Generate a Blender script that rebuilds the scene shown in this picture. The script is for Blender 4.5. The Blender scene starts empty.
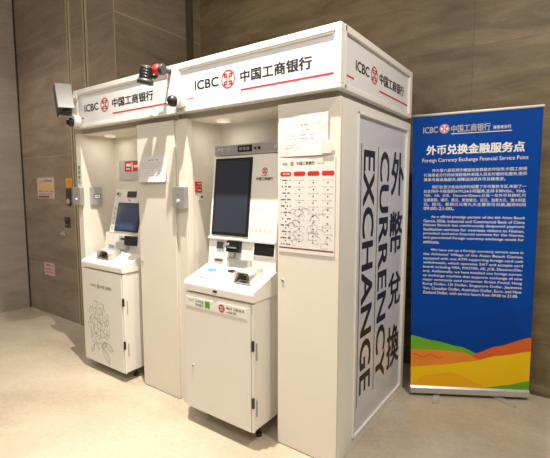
import bpy, bmesh, math, random
from mathutils import Vector, Matrix
C = bpy.context.scene.collection
PI = math.pi
random.seed(7)

# ------------------------------------------------------------------ camera, world, lights, exposure
cd = bpy.data.cameras.new('camera'); cam = bpy.data.objects.new('camera', cd); C.objects.link(cam)
cd.sensor_width = 36; cd.lens = 409.2 / 550 * 36; cd.clip_start = .05
cam.location = (0, 0, 1.5); cam.rotation_euler = (PI / 2 - .0988, 0, .6218)
bpy.context.scene.camera = cam
w = bpy.data.worlds.new('world'); bpy.context.scene.world = w; w.use_nodes = True
w.node_tree.nodes['Background'].inputs[0].default_value = (1, .90, .78, 1)
w.node_tree.nodes['Background'].inputs[1].default_value = .16
vs = bpy.context.scene.view_settings
vs.view_transform = 'Standard'; vs.look = 'None'; vs.gamma = 1; vs.exposure = 0.02; vs.use_curve_mapping = False


def spot(loc, to, power, angle, blend, size, col=(1, .92, .80)):
    l = bpy.data.lights.new('overhead_spot', 'SPOT'); l.energy = power; l.color = col
    l.spot_size = math.radians(angle); l.spot_blend = blend; l.shadow_soft_size = size
    o = bpy.data.objects.new('overhead_spot', l); C.objects.link(o); o.location = loc
    o.rotation_euler = (Vector(to) - Vector(loc)).to_track_quat('-Z', 'Y').to_euler()


def area(loc, to, power, sx, sy, col=(1, .95, .88)):
    l = bpy.data.lights.new('soft_fill', 'AREA'); l.energy = power; l.color = col
    l.shape = 'RECTANGLE'; l.size = sx; l.size_y = sy
    o = bpy.data.objects.new('soft_fill', l); C.objects.link(o); o.location = loc
    o.rotation_euler = (Vector(to) - Vector(loc)).to_track_quat('-Z', 'Y').to_euler()


spot((-1.6, 1.38, 3.95), (-1.95, 1.45, 0), 820, 96, 1, .022)
spot((-4.6, 1.0, 3.95), (-4.6, 1.3, 0), 140, 110, .9, .08)
spot((.7, 1.5, 3.95), (.1, 2.0, 0), 270, 120, .9, .08)  # fill spot added to brighten the floor and banner on the right
area((-.9, -.6, 4.0), (-1.5, 1.2, .6), 112, 3.6, 1.4)  # unseen soft fill, added to brighten the front faces

# ------------------------------------------------------------------ materials


def mat(name, col, rough=.5, metal=0, noise=0, nscale=8, coat=0, spec=.5, bump=0):
    m = bpy.data.materials.new(name); m.use_nodes = True
    nt = m.node_tree; b = nt.nodes['Principled BSDF']
    b.inputs['Base Color'].default_value = (*col, 1)
    b.inputs['Roughness'].default_value = rough; b.inputs['Metallic'].default_value = metal
    b.inputs['Specular IOR Level'].default_value = spec
    if coat: b.inputs['Coat Weight'].default_value = coat
    if noise or bump:
        tc = nt.nodes.new('ShaderNodeTexCoord'); n = nt.nodes.new('ShaderNodeTexNoise')
        n.inputs['Scale'].default_value = nscale; n.inputs['Detail'].default_value = 5
        nt.links.new(tc.outputs['Object'], n.inputs['Vector'])
        if noise:
            r = nt.nodes.new('ShaderNodeValToRGB')
            r.color_ramp.elements[0].position = .3; r.color_ramp.elements[1].position = .7
            r.color_ramp.elements[0].color = (*[c * (1 - noise) for c in col], 1)
            r.color_ramp.elements[1].color = (*[min(1, c * (1 + noise)) for c in col], 1)
            nt.links.new(n.outputs['Fac'], r.inputs['Fac']); nt.links.new(r.outputs['Color'], b.inputs['Base Color'])
        if bump:
            bp = nt.nodes.new('ShaderNodeBump'); bp.inputs['Strength'].default_value = bump; bp.inputs['Distance'].default_value = .01
            nt.links.new(n.outputs['Fac'], bp.inputs['Height']); nt.links.new(bp.outputs['Normal'], b.inputs['Normal'])
    return m


def stone(name, c0, c1, axes, off, per, rough=.38, streak=(1, 1, 5), joint=(.34, .28, .2), jw=.004, scale=1.6, jf=.7, vary=.0, spec=.3, grain=.35):
    """streaky stone cladding with thin pale joints on a grid in object space"""
    m = bpy.data.materials.new(name); m.use_nodes = True
    nt = m.node_tree; N = nt.nodes.new; L = nt.links.new; b = nt.nodes['Principled BSDF']
    b.inputs['Roughness'].default_value = rough; b.inputs['Specular IOR Level'].default_value = spec
    tc = N('ShaderNodeTexCoord'); mp = N('ShaderNodeMapping'); mp.inputs['Scale'].default_value = streak
    mp.inputs['Rotation'].default_value = (.03, .03, 0)
    L(tc.outputs['Object'], mp.inputs['Vector'])
    n1 = N('ShaderNodeTexNoise'); n1.inputs['Scale'].default_value = scale; n1.inputs['Detail'].default_value = 9
    n1.inputs['Roughness'].default_value = .62; n1.inputs['Distortion'].default_value = .6
    L(mp.outputs['Vector'], n1.inputs['Vector'])
    r = N('ShaderNodeValToRGB'); r.color_ramp.elements[0].position = .32; r.color_ramp.elements[1].position = .7
    r.color_ramp.elements[0].color = (*c0, 1); r.color_ramp.elements[1].color = (*c1, 1)
    L(n1.outputs['Fac'], r.inputs['Fac'])
    n2 = N('ShaderNodeTexNoise'); n2.inputs['Scale'].default_value = 38; n2.inputs['Detail'].default_value = 4
    L(mp.outputs['Vector'], n2.inputs['Vector'])
    mx = N('ShaderNodeMix'); mx.data_type = 'RGBA'; mx.blend_type = 'OVERLAY'; mx.inputs[0].default_value = grain
    L(r.outputs['Color'], mx.inputs[6]); L(n2.outputs['Color'], mx.inputs[7])
    hs = N('ShaderNodeRGBToBW'); L(n2.outputs['Color'], hs.inputs[0]); L(hs.outputs[0], mx.inputs[7])
    out = mx.outputs[2]
    sp = N('ShaderNodeSeparateXYZ'); L(tc.outputs['Object'], sp.inputs[0])
    fac = None
    for ax, o_, p_ in zip(axes, off, per):
        s = N('ShaderNodeMath'); s.operation = 'SUBTRACT'; L(sp.outputs[ax], s.inputs[0]); s.inputs[1].default_value = o_
        pp = N('ShaderNodeMath'); pp.operation = 'PINGPONG'; L(s.outputs[0], pp.inputs[0]); pp.inputs[1].default_value = p_ / 2
        lt = N('ShaderNodeMath'); lt.operation = 'LESS_THAN'; L(pp.outputs[0], lt.inputs[0]); lt.inputs[1].default_value = jw / 2
        if fac is None: fac = lt
        else:
            mxx = N('ShaderNodeMath'); mxx.operation = 'MAXIMUM'; L(fac.outputs[0], mxx.inputs[0]); L(lt.outputs[0], mxx.inputs[1]); fac = mxx
    if vary:
        cells = []
        for ax, o_, p_ in zip(axes, off, per):
            q = N('ShaderNodeMath'); q.operation = 'SUBTRACT'; L(sp.outputs[ax], q.inputs[0]); q.inputs[1].default_value = o_
            d = N('ShaderNodeMath'); d.operation = 'DIVIDE'; L(q.outputs[0], d.inputs[0]); d.inputs[1].default_value = p_
            e = N('ShaderNodeMath'); e.operation = 'FLOOR'; L(d.outputs[0], e.inputs[0]); cells.append(e)
        cx = N('ShaderNodeCombineXYZ'); L(cells[0].outputs[0], cx.inputs[0]); L(cells[1].outputs[0], cx.inputs[1])
        wn = N('ShaderNodeTexWhiteNoise'); wn.noise_dimensions = '3D'; L(cx.outputs[0], wn.inputs['Vector'])
        mr = N('ShaderNodeMapRange'); L(wn.outputs['Value'], mr.inputs['Value'])
        mr.inputs['To Min'].default_value = 1 - vary; mr.inputs['To Max'].default_value = 1 + vary
        vm = N('ShaderNodeVectorMath'); vm.operation = 'SCALE'; L(out, vm.inputs[0]); L(mr.outputs[0], vm.inputs['Scale'])
        out = vm.outputs[0]
    if fac is not None:
        fm = N('ShaderNodeMath'); fm.operation = 'MULTIPLY'; fm.inputs[1].default_value = jf; L(fac.outputs[0], fm.inputs[0])
        m2 = N('ShaderNodeMix'); m2.data_type = 'RGBA'; L(fm.outputs[0], m2.inputs[0]); L(out, m2.inputs[6])
        m2.inputs[7].default_value = (*joint, 1); out = m2.outputs[2]
    L(out, b.inputs['Base Color'])
    return m


M = {}
M['cream'] = mat('cream_painted_steel', (.78, .73, .645), .42, noise=.015, nscale=3)
M['beam'] = mat('shaded_gap_grey', (.40, .37, .33), .5)  # grey puts the shade of the recessed gap under the fascia into the colour
M['white'] = mat('white_powder_coat', (.84, .82, .78), .35, noise=.01, nscale=4)
M['sign'] = mat('white_acrylic_sign', (.80, .80, .82), .25)
M['acrylic'] = mat('grey_white_acrylic', (.66, .66, .70), .2)
M['atm'] = mat('white_machine_plastic', (.86, .82, .77), .32, noise=.01, nscale=5)
M['atm_steel'] = mat('painted_machine_steel', (.79, .755, .69), .38, noise=.012, nscale=4)
M['grey'] = mat('grey_plastic', (.42, .42, .42), .4)
M['silver'] = mat('silver_metal', (.56, .56, .56), .34, .6, noise=.05, nscale=20)
M['palesilver'] = mat('pale_silver_paint', (.46, .46, .47), .3, .5)
M['alu'] = mat('brushed_aluminium', (.60, .58, .55), .35, .5, noise=.06, nscale=14)
M['black'] = mat('black_plastic', (.014, .014, .015), .3)
M['softblack'] = mat('dark_grey_plastic', (.045, .045, .047), .45)
M['screen'] = mat('dark_glass_screen', (.035, .043, .065), .12, coat=.3)
M['bluescreen'] = mat('blue_tinted_screen', (.045, .07, .15), .15, coat=.3)
M['ink'] = mat('black_ink', (.016, .016, .018), .5)
M['greyink'] = mat('grey_ink', (.22, .22, .23), .6)
M['paleink'] = mat('pale_grey_ink', (.45, .44, .43), .6)
M['red'] = mat('red_ink', (.62, .03, .03), .45)
M['redplastic'] = mat('red_plastic', (.70, .025, .025), .35)
M['green'] = mat('green_ink', (.10, .50, .05), .5)
M['darkgreen'] = mat('dark_green_ink', (.01, .13, .09), .5)
M['paper'] = mat('white_paper', (.80, .79, .79), .7, noise=.02, nscale=12)
M['poster'] = mat('poster_paper', (.78, .74, .71), .5)
M['maroon'] = mat('maroon_ink', (.16, .05, .06), .5)
M['bluesticker'] = mat('blue_sticker', (.08, .30, .72), .4)
M['greysticker'] = mat('grey_sticker', (.50, .51, .48), .4)
M['gold'] = mat('champagne_metal_trim', (.62, .53, .38), .4, .3, noise=.05, nscale=9)
M['slot'] = mat('dark_brown_trim', (.09, .072, .05), .5)
M['dark'] = mat('dark_recess', (.035, .028, .022), .6)
M['banner'] = mat('blue_banner_vinyl', (.001, .055, .33), .6, spec=.12, noise=.04, nscale=2)
M['bannerback'] = mat('grey_banner_back', (.35, .35, .35), .6)
M['bluewave'] = mat('deeper_blue_print', (.001, .049, .30), .6, spec=.12)
M['yellow'] = mat('yellow_print', (.88, .56, .012), .6, spec=.12, noise=.03, nscale=5)
M['amber'] = mat('amber_print', (.86, .44, .012), .6, spec=.12)
M['orange'] = mat('orange_print', (.80, .26, .035), .6, spec=.12, noise=.04, nscale=5)
M['redorange'] = mat('red_orange_print', (.68, .13, .03), .6, spec=.12, noise=.04, nscale=5)
M['grass'] = mat('green_print', (.15, .42, .025), .6, spec=.12, noise=.05, nscale=5)
M['whiteink'] = mat('white_ink', (.82, .82, .80), .5)
M['orangesign'] = mat('orange_sign', (.80, .33, .05), .5)
M['notice'] = mat('pale_pink_notice', (.62, .48, .43), .6, noise=.05, nscale=30)
M['lightyellow'] = mat('pale_yellow_ink', (.75, .52, .10), .6)
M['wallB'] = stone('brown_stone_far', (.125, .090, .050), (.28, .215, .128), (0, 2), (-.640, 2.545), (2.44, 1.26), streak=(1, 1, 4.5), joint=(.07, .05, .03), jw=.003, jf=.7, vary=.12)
M['wallA'] = stone('brown_stone_back', (.225, .178, .132), (.375, .305, .232), (0, 2), (-4.395, 1.86), (2.44, 1.26), streak=(.8, 1, 4), jf=.6, vary=.05, joint=(.48, .40, .29), jw=.006)
M['wallS'] = stone('brown_stone_side', (.185, .145, .10), (.31, .245, .175), (1, 2), (2.33, 1.86), (2.44, 1.26), streak=(1, .8, 4), jf=.9, joint=(.48, .40, .29), jw=.009)
M['wallL'] = stone('grey_beige_stone', (.37, .315, .275), (.47, .405, .355), (), (), (), streak=(1, .9, 5))
M['floor'] = stone('beige_marble_floor', (.43, .365, .275), (.60, .53, .42), (0,), (-2.02,), (2.4,), rough=.22,
                   streak=(1, 1, 1), joint=(.42, .34, .24), jw=.004, jf=.35, scale=.9, spec=.45, grain=.2)
M['discglow'] = mat('glowing_ceiling_disc', (.85, .82, .76), .5)
_b = M['discglow'].node_tree.nodes['Principled BSDF']; _b.inputs['Emission Color'].default_value = (1, .93, .8, 1); _b.inputs['Emission Strength'].default_value = .35  # glow added to the plain cream disc
M['ceil'] = mat('white_ceiling_paint', (.75, .70, .62), .8)

# ------------------------------------------------------------------ mesh helpers


class MB:
    def __init__(s): s.bm = bmesh.new(); s.mats = []

    def mi(s, m):
        if m is None: return 0
        if m not in s.mats: s.mats.append(m)
        return s.mats.index(m)

    def _put(s, tmp, m, smooth=False):
        k = s.mi(m)
        for f in tmp.faces: f.material_index = k; f.smooth = smooth
        me = bpy.data.meshes.new('tmp'); tmp.to_mesh(me); tmp.free(); s.bm.from_mesh(me); bpy.data.meshes.remove(me)
        return s

    def box(s, a, b, m=None, bev=0, seg=2, mtx=None):
        t = bmesh.new(); bmesh.ops.create_cube(t, size=1)
        for v in t.verts:
            v.co = Vector([(a[i] + b[i]) / 2 + v.co[i] * (b[i] - a[i]) for i in range(3)])
        if bev: bmesh.ops.bevel(t, geom=t.edges[:], offset=bev, segments=seg, affect='EDGES', profile=.5)
        if mtx: t.transform(mtx)
        return s._put(t, m)

    def cyl(s, p, q, r, m=None, r2=None, n=24, bev=0):
        p, q = Vector(p), Vector(q); t = bmesh.new(); d = q - p
        bmesh.ops.create_cone(t, cap_ends=True, segments=n, radius1=r, radius2=r if r2 is None else r2, depth=d.length)
        if bev:
            es = [e for e in t.edges if sum(1 for f in e.link_faces if len(f.verts) > 4) == 1]
            bmesh.ops.bevel(t, geom=es, offset=bev, segments=2, affect='EDGES', profile=.5)
        t.transform(Matrix.Translation((p + q) / 2) @ d.to_track_quat('Z', 'Y').to_matrix().to_4x4())
        k = s.mi(m)
        for f in t.faces: f.smooth = len(f.verts) == 4; f.material_index = k
        me = bpy.data.meshes.new('tmp'); t.to_mesh(me); t.free(); s.bm.from_mesh(me); bpy.data.meshes.remove(me)
        return s

    def sph(s, c, r, m=None, n=20, sc=(1, 1, 1)):
        t = bmesh.new(); bmesh.ops.create_uvsphere(t, u_segments=n, v_segments=n // 2, radius=r)
        for v in t.verts: v.co = Vector(c) + Vector([v.co[i] * sc[i] for i in range(3)])
        return s._put(t, m, True)

    def prism(s, poly, x0, x1, m=None, bev=0, axis=0):
        """polygon in the two other axes extruded along axis"""
        t = bmesh.new()

        def pt(p, e):
            if axis == 0: return (e, p[0], p[1])
            if axis == 1: return (p[0], e, p[1])
            return (p[0], p[1], e)
        A = [t.verts.new(pt(p, x0)) for p in poly]; B = [t.verts.new(pt(p, x1)) for p in poly]
        t.faces.new(A); t.faces.new(B[::-1]); n = len(poly)
        for i in range(n): t.faces.new((A[i], B[i], B[(i + 1) % n], A[(i + 1) % n]))
        bmesh.ops.recalc_face_normals(t, faces=t.faces[:])
        if bev: bmesh.ops.bevel(t, geom=t.edges[:], offset=bev, segments=2, affect='EDGES', profile=.5)
        return s._put(t, m)

    def sweep(s, pts, r, m=None, n=8):
        pts = [Vector(p) for p in pts]
        for a, b in zip(pts, pts[1:]): s.cyl(a, b, r, m, n=n)
        for p in pts[1:-1]: s.sph(p, r, m, n=n)
        return s

    def flat(s, polys, fn, m=None):
        """2-D polygons laid on a surface by fn(x, y)"""
        t = bmesh.new()
        for P in polys:
            vs_ = [t.verts.new(fn(*p)) for p in P]
            try: t.faces.new(vs_)
            except ValueError: pass
        return s._put(t, m)

    def text(s, string, box, fn, m=None, bold=0.0, keep=False, align='L'):
        """string fitted to box (x0, y0, x1, y1) in surface coordinates; keep = do not stretch wider"""
        V, Fc = glyphs(string)
        if not V: return s
        xs = [v[0] for v in V]; ys = [v[1] for v in V]
        a, b, c, d = min(xs), min(ys), max(xs), max(ys)
        kx = (box[2] - box[0]) / (c - a); ky = (box[3] - box[1]) / (d - b); x0 = box[0]
        if keep and kx > ky * 1.1:
            kx = ky
            if align == 'C': x0 = (box[0] + box[2]) / 2 - (c - a) * kx / 2
        # bold = the same outlines a hair apart, each copy a tenth of a millimetre behind the one before
        yb = box[1]
        o3 = Vector(fn(x0, yb)); nn = (Vector(fn(x0 + .01, yb)) - o3).cross(Vector(fn(x0, yb + .01)) - o3).normalized()
        sh = [(0, 0)] if not bold else [(-bold, -bold * .6), (bold, -bold * .6), (-bold, bold * .6), (bold, bold * .6)]
        t = bmesh.new()
        for k, (sx, sy) in enumerate(sh):
            vv = [t.verts.new(Vector(fn(x0 + (v[0] - a + sx) * kx, yb + (v[1] - b + sy) * ky)) + nn * (.0001 * k)) for v in V]
            for f in Fc:
                try: t.faces.new([vv[i] for i in f])
                except ValueError: pass
        return s._put(t, m)

    def dashes(s, box, fn, m, seed=0, fill=.75, unit=None):
        """a line of print too small to read: short strokes of uneven height"""
        R = random.Random(seed); x = box[0]; h = box[3] - box[1]; u = unit or h
        P = []
        while x < box[2]:
            wd = u * R.uniform(.5, .95)
            if R.random() < fill:
                y0 = box[1] + h * R.uniform(0, .25); y1 = box[3] - h * R.uniform(0, .25)
                P.append([(x, y0), (min(x + wd, box[2]), y0), (min(x + wd, box[2]), y1), (x, y1)])
            x += wd + u * .22
        return s.flat(P, fn, m)

    def build(s, name, m, parent=None, loc=None, label=None):
        if m is not None and m not in s.mats: s.mats.insert(0, m) if not s.mats else s.mats.append(m)
        me = bpy.data.meshes.new(name)
        base = Vector(loc) if loc is not None else (Vector(parent['base']) if parent is not None else Vector((0, 0, 0)))
        for v in s.bm.verts: v.co -= base
        s.bm.to_mesh(me); s.bm.free()
        for k in s.mats: me.materials.append(k)
        o = bpy.data.objects.new(name, me); C.objects.link(o)
        if parent is not None:
            o.parent = parent; o['base'] = list(parent['base'])
        else: o.location = base; o['base'] = list(base)
        if label: o['label'] = label
        ALL.append(o)
        return o


ALL = []
_gc = {}


def glyphs(string):
    key = string
    if key in _gc: return _gc[key]
    cu = bpy.data.curves.new('t', 'FONT'); cu.body = string; cu.size = 1; cu.resolution_u = 3
    cu.fill_mode = 'FRONT'
    o = bpy.data.objects.new('t', cu); C.objects.link(o)
    dg = bpy.context.evaluated_depsgraph_get(); dg.update()
    me = o.evaluated_get(dg).to_mesh()
    V = [(v.co.x, v.co.y) for v in me.vertices]; Fc = [tuple(p.vertices) for p in me.polygons]
    o.evaluated_get(dg).to_mesh_clear()
    bpy.data.objects.remove(o); bpy.data.curves.remove(cu)
    _gc[key] = (V, Fc)
    return V, Fc


def tag(o, label, cat, group=None):
    o['label'] = label; o['category'] = cat
    if group: o['group'] = group
    return o


def thing(name, label, cat, loc, group=None):
    o = bpy.data.objects.new(name, None); C.objects.link(o); o.location = loc; o['base'] = list(loc)
    o.empty_display_size = .1; ALL.append(o)
    return tag(o, label, cat, group)


def struct(o): o['kind'] = 'structure'; return o


def ring(cx, cy, r0, r1, n=40):
    P = []
    for i in range(n):
        a, b = 2 * PI * i / n, 2 * PI * (i + 1) / n
        P.append([(cx + r0 * math.cos(a), cy + r0 * math.sin(a)), (cx + r1 * math.cos(a), cy + r1 * math.sin(a)),
                  (cx + r1 * math.cos(b), cy + r1 * math.sin(b)), (cx + r0 * math.cos(b), cy + r0 * math.sin(b))])
    return P


def disc(cx, cy, rx, ry=None, n=28):
    ry = ry or rx
    return [[(cx + rx * math.cos(2 * PI * i / n), cy + ry * math.sin(2 * PI * i / n)) for i in range(n)]]


def rect(x0, y0, x1, y1): return [(x0, y0), (x1, y0), (x1, y1), (x0, y1)]


def emblem(cx, cy, r):
    """ring round a squared mark of hooked strokes with a gap down its middle"""
    P = ring(cx, cy, r * .83, r)
    s = r * .62; t = r * .17; g = r * .07

    def R(a, b, c, d): P.append(rect(cx + a, cy + b, cx + c, cy + d))
    for sx in (-1, 1):
        def Q(a, b, c, d):
            if sx > 0: R(a, b, c, d)
            else: R(-c, b, -a, d)
        Q(g, s - t, s, s)               # top bar
        Q(g, -s, s, -s + t)             # bottom bar
        Q(s - t, s * .30, s, s)         # outer ends
        Q(s - t, -s, s, -s * .30)
        Q(g, s * .30, s * .72, s * .30 + t)
        Q(g, -s * .30 - t, s * .72, -s * .30)
        Q(g, -s * .30 - t, g + t, s * .30 + t)
    return P


def onY(y): return lambda a, b: (a, y, b)


def onX(x): return lambda a, b: (x, a, b)


def ribbon(pts, wd):
    P = []
    for (x0, y0), (x1, y1) in zip(pts, pts[1:]):
        dx, dy = x1 - x0, y1 - y0; l = math.hypot(dx, dy) or 1
        nx, ny = -dy / l * wd / 2, dx / l * wd / 2
        P.append([(x0 - nx, y0 - ny), (x1 - nx, y1 - ny), (x1 + nx, y1 + ny), (x0 + nx, y0 + ny)])
    return P


# ------------------------------------------------------------------ the setting
H = 4.1
struct(MB().box((-5.6, -3, -.08), (2.6, 3.62, 0)).build('floor', M['floor']))
struct(MB().box((-5.6, -3, H), (2.6, 3.62, H + .08)).build('ceiling', M['ceil']))
struct(MB().box((-5.7, -3, 0), (-5.5, 3.62, H)).build('wall_left', M['wallL']))
struct(MB().box((-5.5, 2.33, 0), (-3.495, 3.62, H)).build('wall_back', M['wallA']))
struct(MB().box((-3.495, 2.331, 0), (-3.487, 3.42, H)).build('wall_recess', M['wallS']))
struct(MB().box((-3.495, 3.42, 0), (2.6, 3.62, H)).build('wall_far', M['wallB']))
# champagne trims: two narrow upright strips round each lift-shaft joint, and the dark slot in the recess corner
for i, x in enumerate((-4.307, -3.997)):
    m = MB()
    m.box((x, 2.316, 0), (x + .014, 2.33, H), M['gold'])
    m.box((x + .014, 2.326, 0), (x + .044, 2.33, H), M['dark'] if i else M['slot'])
    m.box((x + .044, 2.316, 0), (x + .058, 2.33, H), M['gold'])
    struct(m.build('trim_%d' % (i + 1), None))
struct(MB().box((-3.487, 3.205, 0), (-3.480, 3.305, H)).build('trim_3', M['slot']))
struct(MB().box((-5.5, 2.318, 0), (-5.482, 2.33, H)).build('trim_4', M['dark']))

# ------------------------------------------------------------------ booths
DP, BK, ZP = 1.872, 2.96, 1.954           # front of bodies, back, body top
FD, FB, FZ0, FZ1 = 1.84, 2.93, 1.988, 2.295


def fascia_front(b, x0, x1, lp, rp):
    f = MB()
    f.box((x0, FD, FZ1 - .036), (x1, FD + .04, FZ1), bev=.003)
    f.box((x0, FD, FZ0), (x1, FD + .04, FZ0 + .022), bev=.003)
    f.box((x0, FD, FZ0 + .0222), (x0 + lp, FD + .04, FZ1 - .0362), bev=.002)
    f.box((x1 - rp, FD, FZ0 + .0222), (x1, FD + .04, FZ1 - .0362), bev=.002)
    # inner bead of the frame
    a, c, d, e = x0 + lp, x1 - rp, FZ0 + .022, FZ1 - .036
    for A, B in (((a, d), (c, d + .007)), ((a, e - .010), (c, e)), ((a, d), (a + .007, e)), ((c - .007, d), (c, e))):
        f.box((A[0], FD + .004, A[1]), (B[0], FD + .02, B[1]))
    f.box((x0 + .004, FD + .042, FZ0 + .001), (x1 - .004, FB - .004, FZ0 + .012))                       # underside
    f.box((x0 + .004, FD + .042, FZ1 - .012), (x1 - .004, FB - .004, FZ1 - .001))                       # top
    f.box((x0 + .001, FD + .041, FZ0 + .002), (x0 + .013, FB - .005, FZ1 - .002)); f.box((x0 + .014, FB - .02, FZ0 + .013), (x1 - .041, FB - .005, FZ1 - .013))
    return f


def sign_front(b, x0, x1, il, ir, ll, lr, zl, zr, l1):
    p = MB().box((x0, FD + .012, FZ0 + .024), (x1, FD + .03, FZ1 - .038)).build('sign_panel', M['sign'], b)
    F = onY(FD + .0112)
    MB().text('ICBC', (il, 2.112, ir, 2.166), F, bold=.022).build('latin_lettering', M['ink'], p, label='black sign lettering')
    MB().text('中国工商银行', (zl, 2.106, zr, 2.170), F, bold=.030).build('chinese_lettering', M['ink'], p, label='black sign lettering')
    MB().flat(emblem((ll + lr) / 2, 2.1385, (lr - ll) / 2), F).build('round_emblem', M['red'], p, label='round red emblem')
    if l1: MB().flat([rect(l1[0], 2.0635, l1[1], 2.0705)], F).build('red_line', M['red'], p, label='short red line')
    MB().flat([rect(zl, 2.0585, x1 - .012, 2.0685)], F).build('red_line', M['red'], p, label='red line under the lettering')


def lock(p, x, z):
    m = MB().cyl((x, DP + .002, z), (x, DP - .007, z), .009, n=16, bev=.002)
    m.box((x - .0012, DP - .0078, z - .005), (x + .0012, DP - .0068, z + .005), M['black'])
    m.mats[0] = M['silver'] if m.mats[0] is None else m.mats[0]
    return m


def small_lock(parent, x, z, y):
    m = MB(); m.cyl((x, y + .002, z), (x, y - .007, z), .009, M['silver'], n=16, bev=.002)
    m.box((x - .0015, y - .0078, z - .005), (x + .0015, y - .0065, z + .005), M['black'])
    m.build('lock', None, parent, label='small metal lock')


def ceiling_disc(parent, x, y):
    MB().cyl((x, y, ZP - .008), (x, y, ZP - .024), .045, bev=.006).build('ceiling_fixture', M['discglow'], parent, label='small round ceiling fixture')
    l = bpy.data.lights.new('added_glow', 'AREA'); l.shape = 'DISK'; l.size = .085; l.energy = .45; l.color = (1, .93, .80)  # added under the disc to brighten the booth interior
    o = bpy.data.objects.new('added_glow', l); C.objects.link(o); o.location = (x, y, ZP - .027)


# --- right booth
X0, X1 = -2.135, -.928
b2 = thing('kiosk_booth', 'white bank kiosk booth nearer the blue banner, with its lettered side and red-pilled chart', 'kiosk', (-1.53, 2.4, 0))
f = fascia_front(b2, X0, X1, .052, .034)
# right-hand face of the fascia box
f.box((X1 - .04, FD + .045, FZ1 - .034), (X1 + .001, FB - .001, FZ1 + .001), bev=.003); f.box((X1 - .04, FD + .045, FZ0 - .001), (X1 + .001, FB - .001, FZ0 + .026), bev=.003)
f.box((X1 - .03, FD + .0405, FZ0 + .003), (X1 + .001, FD + .062, FZ1 - .002), bev=.002); f.box((X1 - .04, FB - .048, FZ0 + .02), (X1 + .0005, FB + .001, FZ1 - .02), bev=.002)
f.build('fascia_frame', M['white'], b2)
sign_front(b2, X0 + .05, X1 - .032, -1.944, -1.743, -1.720, -1.612, -1.570, -1.099, (-2.04, -1.952))
ps = MB().box((X1 - .03, FD + .03, FZ0 + .024), (X1 - .012, FB - .045, FZ1 - .034)).build('side_sign_panel', M['sign'], b2)
F = onX(X1 - .0112)
MB().text('ICBC', (2.034, 2.112, 2.206, 2.164), F, bold=.022).build('latin_lettering', M['ink'], ps, label='black sign lettering')
MB().text('中国工商银行', (2.362, 2.110, 2.786, 2.172), F, bold=.030).build('chinese_lettering', M['ink'], ps, label='black sign lettering')
MB().flat(emblem(2.283, 2.139, .049), F).build('round_emblem', M['red'], ps, label='round red emblem')
MB().flat([rect(1.905, 2.060, 2.012, 2.069)], F).build('red_line', M['red'], ps, label='short red line')
MB().flat([rect(2.362, 2.062, 2.872, 2.072)], F).build('red_line', M['red'], ps, label='red line under the lettering')
# body
MB().box((-2.135, DP, 0), (-2.062, BK, ZP), bev=.002).box((-2.062, DP + .004, 0), (-2.050, DP + .05, ZP), bev=.002).build('left_wall', M['cream'], b2)
MB().box((-2.062, 2.2, 0), (-1.324, 2.215, ZP)).build('rear_wall', M['cream'], b2)
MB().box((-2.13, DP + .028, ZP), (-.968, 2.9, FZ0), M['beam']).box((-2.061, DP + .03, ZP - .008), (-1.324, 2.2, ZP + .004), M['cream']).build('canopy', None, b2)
ceiling_disc(b2, -1.862, 2.02)
pc = MB().box((-1.323, DP, .004), (-.940, DP + .022, ZP), bev=.003).box((-1.318, DP + .02, 0), (-.952, BK, ZP - .002)).build('cabinet', M['cream'], b2)
small_lock(pc, -1.287, .985, DP)
# framed side with the big lettering
XS = -.94
m = MB()
m.box((XS - .03, DP + .022, 0), (XS, 2.075, ZP), bev=.002)
m.box((XS - .03, 2.90, 0), (XS, BK, ZP), bev=.002)
m.box((XS - .03, 2.0755, ZP - .045), (XS, 2.8995, ZP), bev=.002)
m.box((XS - .03, 2.0755, 0), (XS, 2.8995, .052), bev=.002)
for A, B in (((2.075, .052), (2.088, 1.909)), ((2.887, .052), (2.90, 1.909)), ((2.075, .052), (2.90, .064)), ((2.075, 1.897), (2.90, 1.909))):
    m.box((XS - .02, A[0], A[1]), (XS + .006, B[0], B[1]), bev=.002)
m.build('side_frame', M['white'], b2)
sp = MB().box((XS - .02, 2.08, .055), (XS - .008, 2.895, 1.905)).build('exchange_panel', M['acrylic'], b2)
XF = XS - .0074
m = MB()


def col(word, y0, y1, z0, z1, bold):
    # rotated a quarter turn clockwise: text x runs down, text up runs to +Y
    m.text(word, (0, 0, z1 - z0, y1 - y0), lambda a, b: (XF, y0 + b, z1 - a), bold=bold)


col('EXCHANGE', 2.178, 2.338, .275, 1.712, .022)
col('CURRENCY', 2.428, 2.580, .255, 1.722, .022)
for ch, z0, z1 in (('外', 1.455, 1.735), ('幣', 1.065, 1.340), ('兌', .690, .925), ('換', .262, .545)):
    m.text(ch, (2.628, z0, 2.862, z1), onX(XF), bold=.026)
m.flat([rect(2.140, .211, 2.149, 1.748), rect(2.388, .225, 2.397, 1.748)], onX(XF))
m.build('lettering', M['ink'], sp, label='tall black lettering')

# --- left booth
Y0, Y1 = -3.36, -2.138
b1 = thing('kiosk_booth', 'white bank kiosk booth nearer the lift wall, the farther of the two', 'kiosk', (-2.75, 2.4, 0))
f = fascia_front(b1, Y0, Y1, .045, .048)
f.box((Y1 - .012, FD + .041, FZ0 + .013), (Y1 - .001, FB - .006, FZ1 - .013))
f.build('fascia_frame', M['white'], b1)
sign_front(b1, Y0 + .04, Y1 - .046, -3.214, -3.018, -2.986, -2.880, -2.832, -2.352, (-3.30, -3.225))
MB().box((-3.412, DP, 0), (-3.340, BK, ZP), bev=.002).build('left_wall', M['cream'], b1)
mtxt = MB()
for k, ch in enumerate('自助银行'):
    mtxt.text(ch, (-3.395, 1.66 - k * .042, -3.362, 1.693 - k * .042), onY(DP - .0006), bold=.02)
mtxt.build('lettering', M['darkgreen'], b1, label='small green lettering on the post')
MB().box((-3.340, 2.19, 0), (-2.575, 2.205, ZP)).build('rear_wall', M['cream'], b1)
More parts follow.
